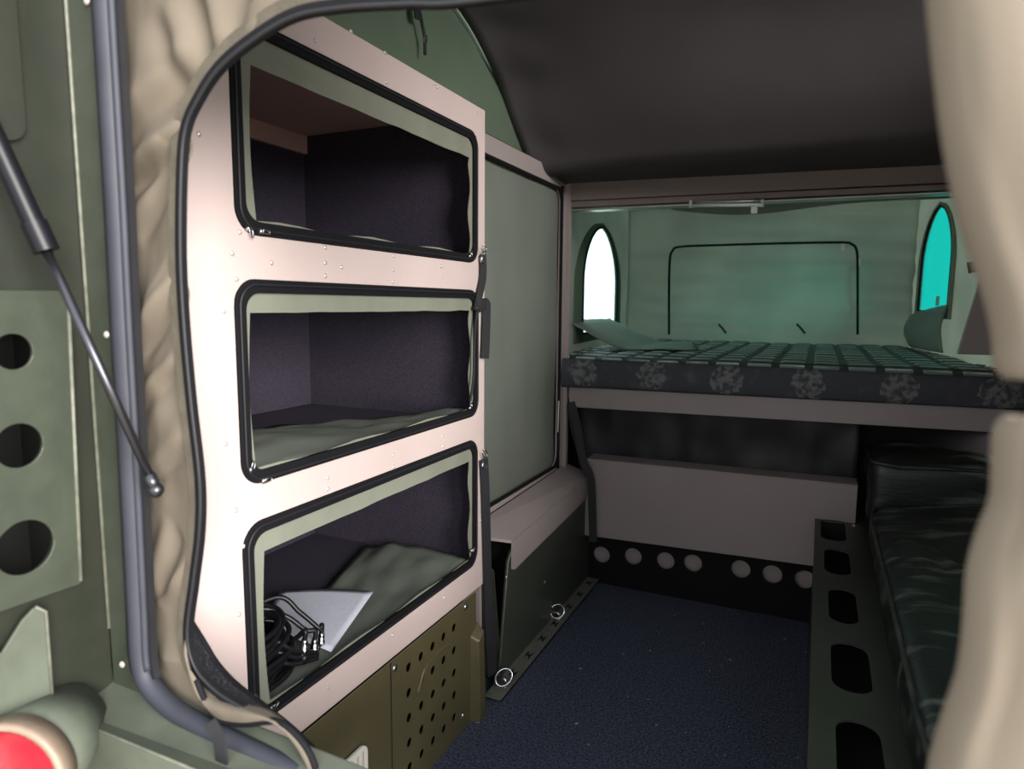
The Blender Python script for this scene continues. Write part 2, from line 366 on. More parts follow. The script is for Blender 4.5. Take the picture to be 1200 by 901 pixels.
# black mesh apron and canvas pad at the foot of the doorway
lo = catmull([at(x, y, Y=YR+.004) for x, y in ((222,735),(224,768),(232,793),(250,811),(284,824),(318,834),(350,862),(380,910))], 5)
up = catmull([at(x, y, Y=YR+.05) for x, y in ((223,728),(238,752),(254,778),(276,802),(312,830),(343,855),(370,882),(394,915))], 5)
def strip(A, B, bow=0.):
    def fn(u, v):
        i = v*(len(A)-1); k = min(int(i), len(A)-2); a = A[k].lerp(A[k+1], i-k); b_ = B[k].lerp(B[k+1], i-k)
        return a.lerp(b_, u) + V((0, -bow*math.sin(math.pi*u), bow*.4*math.sin(math.pi*u)))
    return fn
MB().grid(strip(lo, up, .004), 8, 30).build('mesh_apron', 'black_mesh', rear, True, (('solid', .002),))
MB().tube(up, .0045, 6).build('apron_piping', 'zip_black', rear, True)
l2 = catmull([at(x, y, Y=YR-.012) for x, y in ((230,796),(242,824),(258,843),(288,848),(322,845),(344,858),(364,885),(376,925))], 5)
MB().grid(strip(l2, lo, .010), 8, 30).build('sill_pad', 'canvas_beige', rear, True, (('solid', .003),))
MB().tube(l2, .004, 6).build('pad_piping', 'zip_black', rear, True)

# ------------------------------------------------------------------ green steel rear corner
corner = empty('trailer_corner', (-.8, .45, .3), 'worn dark green steel rear corner of the trailer body', None, None, 'structure')
PH = [(at(a, c_, X=-.795).y, at(a, c_, X=-.795).z, r) for a, c_, r in ((14,412,.0195),(21,522,.0245),(28,641,.0305))]
MB().plate([[(.20,.2),(.512,.2),(.512,2.0),(.20,2.0)]] + [circ(a, c_, r+.006, n=28) for a, c_, r in PH], (-.805,0,0), LY, LV, .003).build('side_panel', 'green_paint', corner)
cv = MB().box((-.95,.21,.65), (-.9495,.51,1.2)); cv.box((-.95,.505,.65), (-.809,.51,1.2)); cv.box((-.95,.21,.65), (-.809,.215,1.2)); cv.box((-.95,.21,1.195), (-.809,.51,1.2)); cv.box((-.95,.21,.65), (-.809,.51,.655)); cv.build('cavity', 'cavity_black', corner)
MB().box((-.805,.512,.60), (-.735,.53,2.0)).build('door_jamb', 'green_paint_worn', corner, mods=(('bevel', .003),))
MB().tube([V((-.803,.511,.70)), V((-.803,.511,2.0))], .0022, 6).build('jamb_edge', 'edge_wear', corner, True)
hp = MB().plate([[(.22,.782),(.474,.776),(.484,1.127),(.22,1.123)]] +
     [circ(a, c_, r, n=28) for a, c_, r in PH], (-.792,0,0), LY, LV, .004).build('holed_plate', 'green_paint_worn', corner, mods=(('bevel', .001),))
MB().tube([V((-.7915,.4735,.780)), V((-.7915,.483,1.125))], .0022, 6).build('worn_edge', 'edge_wear', hp, True)
MB().plate([rrect(.18,1.285,.455,1.50,.02)], (-.797,0,0), LY, LV, .004).build('upper_plate', 'green_paint', corner, mods=(('bevel', .003),))
gp = MB().plate([[(.25,.655),(.428,.648),(.428,.765),(.418,.771),(.405,.762),(.383,.735),(.25,.720)]], (-.786,0,0), LY, LV, .004).build('gusset_plate', 'green_paint_dusty_lit', corner, mods=(('bevel', .001),))
MB().tube([V((-.785,.428,.65)), V((-.785,.4285,.762)), V((-.785,.418,.772))], .002, 6).build('worn_edge', 'edge_wear', gp, True)
# ledge (bumper box) below the doorway
A = at(60, 828, Y=.45)
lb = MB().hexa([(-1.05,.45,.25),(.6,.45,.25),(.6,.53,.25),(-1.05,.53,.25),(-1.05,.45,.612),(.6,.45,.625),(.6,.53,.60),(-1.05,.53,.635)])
lb.build('rear_ledge', 'green_paint_dusty_lit', corner, mods=(('bevel', .004, 3),))
MB().tube([V((-1.0,.451,.613)), V((-.3,.451,.619))], .0018, 6).build('ledge_edge', 'edge_wear', corner, True)
scr = MB().lathe([(.0045,0),(.0045,.002),(.0025,.0035),(.0001,.004)], (0,0,0), (0,-1,0), 10)
for x, y in ((126,392), (144,778), (147,826), (103,2)):
    p = at(x, y, Y=.511); o = MB(); o.add(*[[q+p for q in scr.v], scr.f]); o.build('screw', 'rivet_steel', corner, True)

# seal
sp = catmull([at(x, y, Y=.505) for x, y in ((122,-60),(124,0),(131,120),(138,240),(145,380),(153,520),(159,640),(163,720),(166,775),(176,803),(200,828),(235,850),(270,868),(320,892),(380,925))], 6)
seal = empty('rubber_door_seal', sp[-1], 'thick grey rubber seal running down the door jamb', 'seal')
MB().tube(sp, .0125, 12).build('bulb', 'seal_rubber', seal, True)
MB().tube([p+V((.0135,-.003,0)) for p in sp[:50]], .0045, 8).build('ridge', 'seal_rubber', seal, True)
MB().ribbon([p+V((.019,.002,0)) for p in sp[:52]], (0,-1,0), .006, .008).build('inner_lip', 'black_rubber', seal)
MB().ribbon([p+V((-.0155,.001,0)) for p in sp[:52]], (0,-1,0), .009, .010).build('outer_lip', 'black_rubber', seal)
pt = catmull([at(x, y, Y=.478) for x, y in ((246,846),(258,872),(262,930))], 5)
s_ = MB().ribbon(pt, (0,-1,.2), .017, .003).build('webbing_strap', 'black_web'); tag(s_, 'short dark webbing strap crossing the doorway sill', 'strap')

# ================================================================== LEFT STORAGE CABINET
cab = empty('storage_cabinet', (-.8, 1.05, 0), 'cream metal cabinet with three rounded open compartments beside the doorway', 'cabinet')
WIN = [(.738,1.218,1.510,1.538), (.730,.827,1.514,1.151), (.726,.424,1.510,.767)]
MB().plate([[(.545,.352),(1.55,.352),(1.55,1.602),(.545,1.602)]] + [rrect(*w, .042, 8) for w in WIN], (XA,0,0), LY, LV, .006).build('face_frame', 'cream_paint', cab, mods=(('bevel', .0012),))
MB().box((XL,1.535,.0), (XA-.006,1.55,1.602)).build('end_panel', 'grey_paint', cab)
MB().box((XL,.545,1.59), (XA-.006,1.535,1.602)).build('top_board', 'board_brown', cab)
for i, (y0, z0, y1, z1) in enumerate(WIN):
    zf, zt = z0-.012, (z1+.03 if i else 1.588)
    # carpet lining: back, far end, near end, shelf, (top)
    bk = MB().box((XL,.56,zf), (XL+.006,1.533,zt-(.05 if i == 0 else 0))); bk.build('back_lining', 'carpet_black', cab)
    MB().box((XL+.006,1.527,zf), (XA-.03,1.533,zt)).build('end_lining', 'carpet_black', cab)
    MB().box((XL+.006,.56,zf), (XA-.03,.566,zt)).build('end_lining', 'carpet_black', cab)
    MB().box((XL+.006,.566,zf-.008), (XA-.008,1.527,zf)).build('shelf', 'carpet_black', cab)
    if i == 0: MB().box((XL,.56,1.538), (XL+.02,1.533,1.588)).build('back_rail', 'board_brown', cab)
    else: MB().box((XL+.006,.566,zt), (XA-.03,1.527,zt+.006)).build('top_lining', 'carpet_black', cab)
    # black zip track round the opening
    zt_ = MB().plate([rrect(y0+.001,z0+.001,y1-.001,z1-.001,.041,8), rrect(y0+.021,z0+.021,y1-.021,z1-.021,.028,8)], (XA+.003,0,0), LY, LV, .010).build('zip_track', 'zip_black', cab, mods=(('bevel', .002),))
    ring = rrect(y0+.0085,z0+.0085,y1-.0085,z1-.0085,.034,8)
    MB().tube([V((XA+.004,a,c_)) for a, c_ in ring], .0022, 6, closed=True).build('zip_teeth', 'black_rubber', zt_, True)
    # leftover canvas edge inside the track
    inn = []
    lt, bt, rt, tp = ((.046,.023,.036,.066), (.034,.023,.038,.052), (.048,.023,.036,.056))[i]
    n = 14
    for k in range(n): inn.append((y0+lt+(y1-rt-y0-lt)*k/n, z0+bt+.003*math.sin(k*1.3+i)))
    for k in range(n): inn.append((y1-rt+.006*math.sin(k*.8+i), z0+bt+(z1-tp-z0-bt)*k/n))
    for k in range(n): inn.append((y1-rt+(y0+lt-y1+rt)*k/n, z1-tp+.003*nz((k*.6,i,0),1)))
    for k in range(n): inn.append((y0+lt-.007*math.sin(math.pi*k/n), z1-tp+(z0+bt-z1+tp)*k/n))
    MB().plate([rrect(y0+.008,z0+.008,y1-.008,z1-.008,.032,8), inn], (XA-.004,0,0), LY, LV, .002).build('canvas_edge', 'canvas_pale', cab)
    # unzipped canvas tucked inwards over the shelf
    if i:
        def drape(u, v, y0=y0, y1=y1, z0=z0, i=i):
            y = y0+.02+(y1-y0-.04)*u; dep = (.10+.26*math.sin(math.pi*min(1,u*.75+.25))**1.2 if i == 1 else .04+.30*u**.8)*v
            lift = .012*(1-v)+.030*math.sin(math.pi*min(1,v*1.1))*(.5+.5*math.sin(u*5+i))+.012*nz((y*5,v*3,i), 2)
            lift *= 1 if i == 1 else max(.12, min(1, (u-.30)*3)); return V((XA-.011-dep, y, z0+.006*(1-v)+max(-.008, lift*(.6+.4*v))))
        MB().grid(drape, 30, 14).build('canvas_flap', 'canvas_grey', cab, True, (('solid', .002),))
# rivets
rvm = MB().lathe([(.0042,0),(.0038,.0013),(.0024,.0024),(.0001,.0029)], (0,0,0), (1,0,0), 10)
me = bpy.data.meshes.new('rivet'); me.from_pydata([p for p in rvm.v], [], rvm.f); me.materials.append(MT['rivet_steel']); me.polygons.foreach_set('use_smooth', [True]*len(me.polygons))
RV = [(233,157),(272,297),(277,327),(318,308),(381,290),(381,308),(400,313),(381,323),(461,300),(461,316),(460,330),(517,312),(518,325),(262,365),(264,520),(276,598),(384,560),(384,573),(461,533),(461,547),(519,511),(519,523),(286,640),(280,720),
      (369,48),(411,37),(451,62),(453,96),(508,98),(512,102),(507,128),(560,132),(558,158),(281,272),(460,744),(385,805),(520,700),(563,610),(565,488),(564,514)]
for x, y in RV:
    p = at(x, y, X=XA); inst('rivet', me, cab, (XA, p.y, p.z))
# zip pulls
def zip_pull(parent, p, d, nrm=(1,0,0), s=1.0):
    p = V(p); d = V(d).normalized(); n_ = V(nrm); x = d.cross(n_).normalized()
    L_ = [p+n_*.005+x*(w*.0045*s)+d*(k*.011*s) for w, k in ((-1,0),(1,0),(1,1),(.6,2),(-.6,2),(-1,1))]
    o = MB().tube(L_, .0016*s, 6, closed=True); o.box(p-V((.006,.006,.006))*s, p+V((.006,.006,.006))*s)
    return o.build('zip_pull', 'steel', parent, True)
for x, y, dx, dz in ((289,268,.3,-1),(304,271,1,-.1),(549,300,.3,1),(292,550,.2,1),(307,563,1,.1),(549,478,.1,1),(551,645,1,.5),(316,829,1,.4),(296,815,.2,-1)):
    p = at(x, y, X=XA); zip_pull(cab, (XA+.003, p.y, p.z), (0, dx, dz), s=.62)
# olive perforated panel below
holes = []
for c_ in range(5):
    for r_ in range(5):
        holes.append(circ(1.169+c_*.0508, .306-r_*.0605, .0105, .0108, 14))
MB().plate([[(.545,.0),(1.49,.0),(1.49,.353),(.545,.353)]] + holes, (-.792,0,0), LY, LV, .003).build('perforated_panel', 'olive_paint', cab)
MB().box((-.84,.56,.0), (-.832,1.49,.35)).build('backing_panel', 'dark_hole', cab)
MB().hexa([(-.80,1.455,0),(-.765,1.465,0),(-.765,1.50,0),(-.80,1.50,0),(-.80,1.455,.245),(-.772,1.47,.225),(-.772,1.50,.245),(-.80,1.50,.27)]).build('corner_bracket', 'olive_paint', cab, mods=(('bevel', .004),))
MB().tube([V((-.7915,1.10,.0)), V((-.7915,1.10,.352))], .0014, 6).build('panel_seam', 'dark_hole', cab)
rb = catmull([V((-.792,1.205,.225)), V((-.792,1.235,.268)), V((-.792,1.30,.280)), V((-.792,1.355,.276))], 6)
MB().tube(rb, .004, 6).build('pressed_rib', 'olive_paint', cab, True)
for x, y in ((463,783),(546,711),(543,838)):
    p = at(x, y, X=-.79); o = MB().lathe([(.009,0),(.008,.003),(.005,.005),(.0001,.006)], (-.792,p.y,p.z), (1,0,0), 12); o.build('bolt', 'steel', cab, True)
# vented tab at the bottom
tab = at(412, 893, X=-.785)
MB().plate([rrect(.905,.10,1.005,.234,.02)] + [rrect(.920+k*.017,.165,.927+k*.017,.222,.003,2) for k in range(5)], (-.782,0,0), LY, LV, .006).build('vent_tab', 'white_plastic', cab, mods=(('bevel', .0015),))

# ================================================================== RECESSED LOCKER WITH CANVAS COVER
lk = empty('canvas_locker', (-.9, 2.0, .47), 'tall locker closed by a grey canvas zip cover between cabinet and bed', 'locker')
hole = rrect(1.50,.495,2.365,1.54,.05,8)
MB().plate([[(1.556,.462),(2.418,.48),(2.418,1.602),(1.556,1.602)], [(max(1.575,a),c_) for a, c_ in hole]], (XB,0,0), LY, LV, .01).build('frame', 'grey_paint', lk, mods=(('bevel', .001),))
def cover(u, v):
    y = 1.56+.825*u; z = .472+1.09*v; b_ = min(1, 6*min(1-u, v, 1-v, u+.3))
    return V((XB-.016+.012*b_+.008*nz((0,y*1.5,z*1.5), 1.5)+.004*nz((0,y*7,z*3), 1), y, z))
MB().grid(cover, 40, 46).build('canvas_cover', 'canvas_grey', lk, True, (('solid', .002),))
zt_ = catmull([V((XB+.003, max(1.575,a), c_)) for a, c_ in hole], 2, True)
MB().tube(zt_, .006, 6, closed=True).build('zip_track', 'zip_black', lk, True)
pz = at(650, 478, X=XB); MB().tube([V((XB+.008,2.345,.63)), V((XB+.010,2.345,.75))], .0025, 6).build('zip_pull', 'white_plastic', lk, True)
MB().box((XL,1.556,.0), (XB-.03,2.418,1.60)).build('body', 'dark_green_paint', lk)

# ------------------------------------------------------------------ step box under it
bxo = empty('step_box', (-.85, 2.0, 0), 'low box with grey lid and dark green side beneath the canvas locker', 'box')
MB().hexa([(XB,1.60,.45),(-.795,1.72,.408),(-.795,2.47,.437),(XB+.001,2.47,.45),(XB+.001,1.60,.462),(-.795,1.72,.416),(-.795,2.47,.447),(XB+.001,2.47,.48)]).build('lid', 'grey_paint', bxo, mods=(('bevel', .003),))
MB().plate([[(1.72,.33),(1.74,.322),(2.42,.362),(2.47,.22),(2.47,.447),(1.72,.416)]], (-.792,0,0), LY, LV, .004).build('lid_skirt', 'grey_paint', bxo)
MB().plate([[(1.64,.01),(2.47,.01),(2.47,.42),(1.75,.41),(1.70,.36)]], (-.80,0,0), LY, LV, .004).build('side_panel', 'dark_green_paint', bxo)
MB().plate([[(0,.0),(.09,.0),(.06,.33),(0,.38)]], (-.885,1.66,.01), (1,0,0), LV, .004).build('end_panel', 'dark_green_paint', bxo)
MB().box((-.895,1.76,.0), (-.806,2.46,.40)).build('inner_body', 'black_steel', bxo)
MB().tube([V((-.797,1.642,.03)), V((-.797,1.70,.36)), V((-.797,1.75,.408))], .0022, 6).build('worn_edge', 'edge_wear', bxo, True)
for x, y in ((593,676),(638,682)):
    p = at(x, y, X=-.80); MB().lathe([(.006,0),(.005,.003),(.0001,.004)], (-.80,p.y,p.z), (1,0,0), 10).build('bolt', 'steel', bxo, True)
# slotted fixing rail at the floor
slots = []
for k in range(7):
    yc = 1.70+.115*k+(.03 if k > 3 else 0); w, h, t_ = .011, .028, .005
    slots.append([(-.777-w,yc-h),(-.777,yc-t_),(-.777+w,yc-h),(-.777+w,yc+h),(-.777,yc+t_),(-.777-w,yc+h)])
rail = empty('fixing_rail', (-.777, 2.0, 0), 'grey steel slotted fixing rail on floor along the green box', 'rail')
MB().plate([rect(-.802,1.56,-.752,2.50)] + slots, (0,0,.016), (1,0,0), (0,1,0), .004).build('slotted_plate', 'rail_steel', rail)
MB().box((-.800,1.57,.001), (-.754,2.49,.006)).build('backing_strip', 'dark_hole', rail)
for nme, (x, y), rot in (('nearest',(588,800),.5), ('middle',(651,722),.2), ('farthest',(690,668),1.0)):
    p = at(x, y, Z=.02)
    e = empty('tie_down_ring', (p.x,p.y,.016), {'nearest':'steel tie-down ring on floor rail nearest the doorway', 'middle':'steel tie-down ring halfway along the slotted floor rail', 'farthest':'steel tie-down ring at the far end of floor rail by the bulkhead'}[nme], 'ring', 'floor tie-down rings')
    MB().box((p.x-.022,p.y-.018,.016), (p.x+.022,p.y+.018,.022)).build('base_plate', 'steel', e, mods=(('bevel', .003),))
    MB().tube([V((p.x-.018,p.y,.022)), V((p.x-.010,p.y,.034)), V((p.x+.010,p.y,.034)), V((p.x+.018,p.y,.022))], .005, 8).build('saddle', 'steel', e, True)
    c_ = V((p.x+.010,p.y-.008,.044)); ax = V((math.cos(rot), math.sin(rot), 0)); upv = V((0,.5,.86))
    MB().tube([c_ + ax*(.024*math.cos(a*math.pi/12)) + upv*(.024*math.sin(a*math.pi/12)) for a in range(24)], .0032, 8, closed=True).build('ring', 'chrome', e, True)

# ------------------------------------------------------------------ webbing straps hanging at the cabinet edge
def eyelet(parent, p, nrm=(1,0,0), r=.009):
    n_ = V(nrm); a = V((0,0,1)); x = n_.cross(a).normalized()
    MB().tube([V(p)+x*(r*math.cos(k*math.pi/8))+a*(r*math.sin(k*math.pi/8)) for k in range(16)], .0035, 8, closed=True).build('eyelet', 'steel', parent, True)
def strap(label, pts, w, eye=None, extra=None, nrm=(1,-.3,0)):
    P_ = catmull(pts, 6); e = empty('webbing_strap', P_[-1], label, 'strap', 'black tie straps')
    MB().ribbon(P_, nrm, w, .003).build('webbing', 'black_web', e)
    if eye: eyelet(e, eye)
    if extra:
        for nm, q, ww in extra: MB().ribbon(catmull(q, 6), nrm, ww, .003).build(nm, 'black_web', e)
    return e
xs = XA+.010
def ax(x, y, X=xs): return at(x, y, X=X)
e = strap('short black webbing strap looped over the top of the middle compartment', [ax(566,298),ax(566,325),ax(561,350),ax(559,362)], .022, ax(566,304),
      [('loop_end', [ax(559,360),ax(569,356),ax(570,362),ax(569,400),ax(568,420)], .030), ('tail', [ax(559,362),ax(556,395),ax(555,440),ax(551,470)], .006)])
MB().lathe([(.008,-.006),(.010,0),(.008,.006)], ax(558,361), (0,0,1), 12).build('knot', 'black_web', e, True)
MB().tube(catmull([ax(564,290),ax(566,296),ax(570,292),ax(567,286)], 5), .002, 6).build('hook', 'chrome', e, True)
e = strap('long black webbing strap hanging from the lowest compartment to the floor', [ax(567,538),ax(569,580),ax(571,660),ax(573,740),ax(576,790)], .030, ax(567,545),
      [('buckle_tab', [ax(573,712),ax(575,750),ax(577,790)], .036)])
MB().tube(catmull([ax(565,530),ax(567,536),ax(571,533),ax(568,526)], 5), .002, 6).build('hook', 'chrome', e, True)
strap('slack black webbing strap hanging from the bed rail beside the locker', [V((-.862,2.405,.74)), V((-.835,2.40,.66)), V((-.80,2.385,.52)), at(692,560,Y=2.38), at(694,600,Y=2.38), at(695,635,Y=2.38)], .030, nrm=(.3,-1,0))
strap('narrow black tie strap beside the far locker corner below the mattress', [V((-.872,2.414,.71)), V((-.855,2.414,.62)), V((-.825,2.414,.53))], .012, nrm=(.3,-1,0))

# small tab and buckle on the gable canvas
tb = empty('canvas_toggle', gable(.5,.3)+V((.01,0,0)), 'small dark toggle tab hanging on the green canvas gable', 'toggle')
g0 = at(489,12,X=-.93); g1 = at(498,45,X=-.93); g2 = at(498,64,X=-.93)
MB().ribbon([g0+V((0,0,.04)), g0, g0+V((0,.004,-.02))], (1,0,0), .028, .004).build('tab', 'black_web', tb)
MB().tube([g0+V((0,.012,0)), g1, g2], .004, 6).build('cord', 'black_web', tb, True)
MB().box(g1-V((.004,.004,.01)), g1+V((.004,.004,.008))).build('buckle', 'steel', tb)

# ================================================================== FRONT BULKHEAD, BEAM, BED
YF_ = YF
def bar(name, x0, x1, zl, zr, y0, y1, m, parent, bev=.002):
    return MB().hexa([(x0,y0,zl[0]),(x1,y0,zr[0]),(x1,y1,zr[0]),(x0,y1,zl[0]),(x0,y0,zl[1]),(x1,y0,zr[1]),(x1,y1,zr[1]),(x0,y1,zl[1])]).build(name, m, parent, mods=(('bevel', bev),))
bm = empty('cross_beam', (-.2, 2.45, 1.48), 'taupe cross beam above the bed opening', 'beam')
bar('beam', -.90, XR, (1.508,1.590), (1.490,1.558), YF, YF+.07, 'taupe_paint', bm)
bar('lower_lip', -.90, XR, (1.484,1.508), (1.470,1.486), YF+.012, YF+.07, 'taupe_paint', bm)
bar('bottom_rail', -.90, XR, (1.470,1.478), (1.458,1.464), YF+.004, YF+.06, 'aluminium', bm)
p = at(866, 201, Y=YF); MB().lathe([(.006,0),(.004,.003),(.0001,.004)], (p.x,YF,p.z), (0,-1,0), 10).build('screw', 'rivet_steel', bm, True)
lt = empty('strip_light', (-.32, YF-.012, 1.44), 'slim clear light bar clipped under the cross beam', 'light')
a, c_ = at(810,239,Y=YF-.015), at(893,238,Y=YF-.015)
MB().tube([a+V((0,0,.007)), c_+V((0,0,.007))], .0035, 8).build('upper_rod', 'aluminium', lt, True)
MB().tube([a+V((0,0,-.006)), c_+V((0,0,-.006))], .0060, 8).build('tube', 'clear_plastic', lt, True)
MB().box(a-V((.006,.004,.012)), a+V((.004,.018,.012))).build('end_clip', 'aluminium', lt); MB().box(c_-V((.004,.004,.012)), c_+V((.006,.018,.012))).build('end_clip', 'aluminium', lt)
q = at(884,243,Y=YF-.015); MB().box(q-V((.010,.002,.020)), q+V((.010,.002,.006))).build('pull_tab', 'clear_plastic', lt)

bf = empty('bed_frame', (-.2, 2.6, .68), 'taupe metal bed rail carrying the patterned mattress', 'bed frame')
bar('front_rail', -.875, XR, (.718,.797), (.740,.813), YF, YF+.03, 'grey_paint', bf)
MB().box((-.93,YF+.031,.748), (.40,3.88,.775)).build('deck_board', 'board_brown', bf)
# mattress
def sup(u, e): return math.copysign(abs(u)**e, u)
mx0, mx1, my0, my1, mz0, mz1 = -.912, .60, YF-.03, 3.86, .80, .918
mt = empty('mattress', ((mx0+mx1)/2, 3.1, mz0), 'camouflage mattress with woven square top on the front bed', 'mattress')
def mtop(u, v):
    y = my0+.012+(my1-my0-.012)*v; x1_ = mx1 if y < 2.46 else .545-(y-2.46)*.105; x0_ = mx0-max(0, y-2.5)*.08; x = x0_+(x1_-x0_)*u
    hx = abs(math.sin(math.pi*(x+10)/.105)); hy = abs(math.sin(math.pi*(y+10)/.135))
    e = min(1, v*40); return V((x, y, mz1-.004-.012*(1-e)**2+.010*min(1, hx*2)*min(1, hy*2)*e+.006*nz((x*3,y*3,0), 1)))
MB().grid(mtop, 120, 100).build('woven_top', 'mattress_weave', mt, True)
def mside(u, v):
    x = mx0+(mx1-mx0)*u; a = v*math.pi
    zl = (.799+.016*u, mz1-.008); z = zl[0]+(zl[1]-zl[0])*v
    return V((x, my0+.012*(abs(2*v-1)**3)+.005*nz((x*5,z*9,0), 1), z))
MB().grid(mside, 120, 14).build('printed_side', 'mattress_side', mt, True, (('solid', .01, -1),))
MB().hexa([(mx0+.01,my0+.02,.816),(.50,my0+.02,.816),(.395,my1,.816),(mx0-.08,my1,.816),(mx0+.01,my0+.02,mz1-.02),(.50,my0+.02,mz1-.02),(.395,my1,mz1-.02),(mx0-.08,my1,mz1-.02)]).build('core', 'mattress_side', mt)

# lower bulkhead: pinkish panel, recess with black cloth, kick board with round holes
wb = empty('wall_front', (-.2, 2.45, 0), 'pinkish grey bulkhead panel below the bed', None, None, 'structure')
bar('panel', -.80, .145, (.208,.516), (.232,.526), YF, YF+.02, 'grey_paint', wb)
bar('panel_flange', -.80, .145, (.516,.520), (.526,.530), YF, YF+.10, 'grey_paint', wb)
kx = [at(x, y, Y=2.47) for x, y in ((705,650),(742,652),(780,657),(812,660),(868,667),(905,673),(943,679))]
MB().plate([[(-.86,0),(.148,0),(.148,.26),(-.86,.26)]] + [circ(k.x, k.z, .0335, n=24) for k in kx] + [circ(.108,.153,.0335,n=24)], (0,2.47,0), BX, LV, .004).build('kick_board', 'black_steel', wb)
MB().box((-.86,2.50,0), (.148,2.52,.26)).build('back_board', 'grey_paint', wb)
MB().box((-.96,2.64,0), (.148,2.66,.747)).build('rear_board', 'black_steel', wb)
MB().box((.15,2.64,0), (XR,2.66,.747)).build('trim_5', 'black_steel', label='black board behind the cushions under the bed', **ST)
MB().box((-.96,2.42,0), (-.93,2.639,.747)).build('side_board', 'black_steel', wb)
MB().box((-1.0,2.419,0), (-.885,2.4395,1.60)).build('trim_6', 'grey_paint', label='grey corner strip between locker and bed alcove', **ST)
def cloth(u, v):
    x = -.875+1.02*u; z = .40+.345*v
    return V((x, 2.52+.02*nz((x*4,0,z*4),1)+.015*nz((x*11,1,z*7),1)+.03*(1-v), z))
MB().grid(cloth, 60, 16).build('black_curtain', 'cloth_black', None, True, (('solid', .003),), label='black cloth hanging in the gap below the bed rail', cat='curtain')

# ================================================================== SLEEPING ALCOVE CANVAS
def on_wall(P0, P1):      # vertical wall through two floor points; returns mapping from (s, z)
    d = V((P1[0]-P0[0], P1[1]-P0[1], 0)); Ln = d.length; d.normalize(); return lambda s_, z_: V((P0[0], P0[1], z_)) + d*s_, Ln, d
def hit(x, y, P0, d):
    n_ = V((-d.y, d.x, 0)); r_ = fwd + RT*((x-600)/FPX) - UP*((y-450.5)/FPX); t = (V((P0[0],P0[1],0))-CAM).dot(n_)/r_.dot(n_); q = CAM+r_*t
    return ((q-V((P0[0],P0[1],q.z))).dot(d), q.z)
ZT = 1.72
# back wall with zipped panel
def backw(u, v):
    x = -1.06+1.50*u; z = .72+(ZT-.72)*v
    w = .030*nz((x*2,0,z*5),1)+.022*nz((x*2.2,4,z*15),1)+.010*math.sin(z*55+x*4+4*nz((x*2,0,z*2),1))*(.5+.5*nz((x*3,7,z*3),1))
    return V((x, YB+w, z))
wa = empty('wall_alcove_back', (-.3, YB, .9), 'green canvas end wall of the sleeping alcove with zipped panel outline', None, None, 'structure')
MB().grid(backw, 70, 50).build('canvas_sheet', 'canvas_alcove', wa, True, (('solid', .003),))
zz = catmull([at(x, y, Y=YB-.034) for x, y in ((784,392),(784,340),(785,305),(788,294),(798,289),(850,287),(920,285),(985,284),(998,286),(1004,294),(1005,320),(1005,392))], 6)
MB().tube(zz, .007, 6).build('zip_track', 'zip_black', wa, True)
for x, y in ((988,288),(1006,306)):
    p = at(x, y, Y=YB-.03); MB().box(p-V((.009,.004,.022)), p+V((.009,.004,.014))).build('zip_pull', 'steel', wa)
for x, y in ((846,384),(938,384)):
    p = at(x, y, Y=YB-.03); MB().ribbon([p+V((-.02,0,.02)), p, p+V((.025,-.01,-.03))], (0,-1,0), .012).build('tie_tab', 'black_web', wa)

def ogive(s0, s1, z0, z1, n=14, pw=.62):
    c_ = (s0+s1)/2; h = (s1-s0)/2; zs = z0+(z1-z0)*.45; L_ = [(s0,z0),(s1,z0)]
    for k in range(n+1): a = k/n; L_.append((c_+h*(1-a**2.0)**.62 if a < 1 else c_, zs+(z1-zs)*a))
    for k in range(n-1, -1, -1): a = k/n; L_.append((c_-h*(1-a**2.0)**.62, zs+(z1-zs)*a))
    return L_
def alcove_side(nm, P0, P1, ow, label, wlabel, wname, pane, inner_sign, bw):
    f_, Ln, d = on_wall(P0, P1); N_ = V((-d.y, d.x, 0))*inner_sign
    U = d; o = V((P0[0], P0[1], 0))
    wl = empty(nm, (P0[0], P0[1], .9), label, None, None, 'structure')
    outl = [(0,.70),(Ln,.70),(Ln,ZT),(0,ZT)]
    MB().plate([outl, ow], o, U, (0,0,1), .004).build('canvas_sheet', 'canvas_alcove', wl)
    w = empty(wname, o + d*ow[0][0] + V((0,0,ow[0][1])), wlabel, None, None, 'structure')
    cx = sum(p[0] for p in ow)/len(ow); cz = sum(p[1] for p in ow)/len(ow)
    big = [(cx+(p[0]-cx)*(1+bw[0]), cz+(p[1]-cz)*(1+bw[1])) for p in ow]
    MB().plate([big, ow], o+N_*.008, U, (0,0,1), .006).build('binding', 'canvas_pale' if wname == 'window_2' else 'canvas_green', w)
    MB().tube([o+N_*.010+d*p[0]+V((0,0,p[1])) for p in ow], .006, 6, closed=True).build('zip_track', 'zip_black', w, True)
    MB().plate([ow], o+N_*.001, U, (0,0,1), .001).build('pane', pane, w)
    return wl, w, o, d, N_
P0, P1 = (-.93, 2.44), (-1.06, 3.93); dL = (V((P1[0],P1[1],0))-V((P0[0],P0[1],0))).normalized()
h = [hit(*q, P0, dL) for q in ((680,378),(720,378),(701,264))]
wl1, w1, oL, dLL, NL = alcove_side('wall_alcove_left', P0, P1, ogive(h[0][0], h[1][0], .99, h[2][1]), 'green canvas left wall of the sleeping alcove', 'bright pointed-arch window at the left of the bed', 'window_1', 'pane_clear', -1, (.32,.12))
P0r, P1r = (.568, 2.46), (.415, 3.93); dR = (V((P1r[0],P1r[1],0))-V((P0r[0],P0r[1],0))).normalized()
h = [hit(*q, P0r, dR) for q in ((1114,360),(1079,360),(1096,245))]
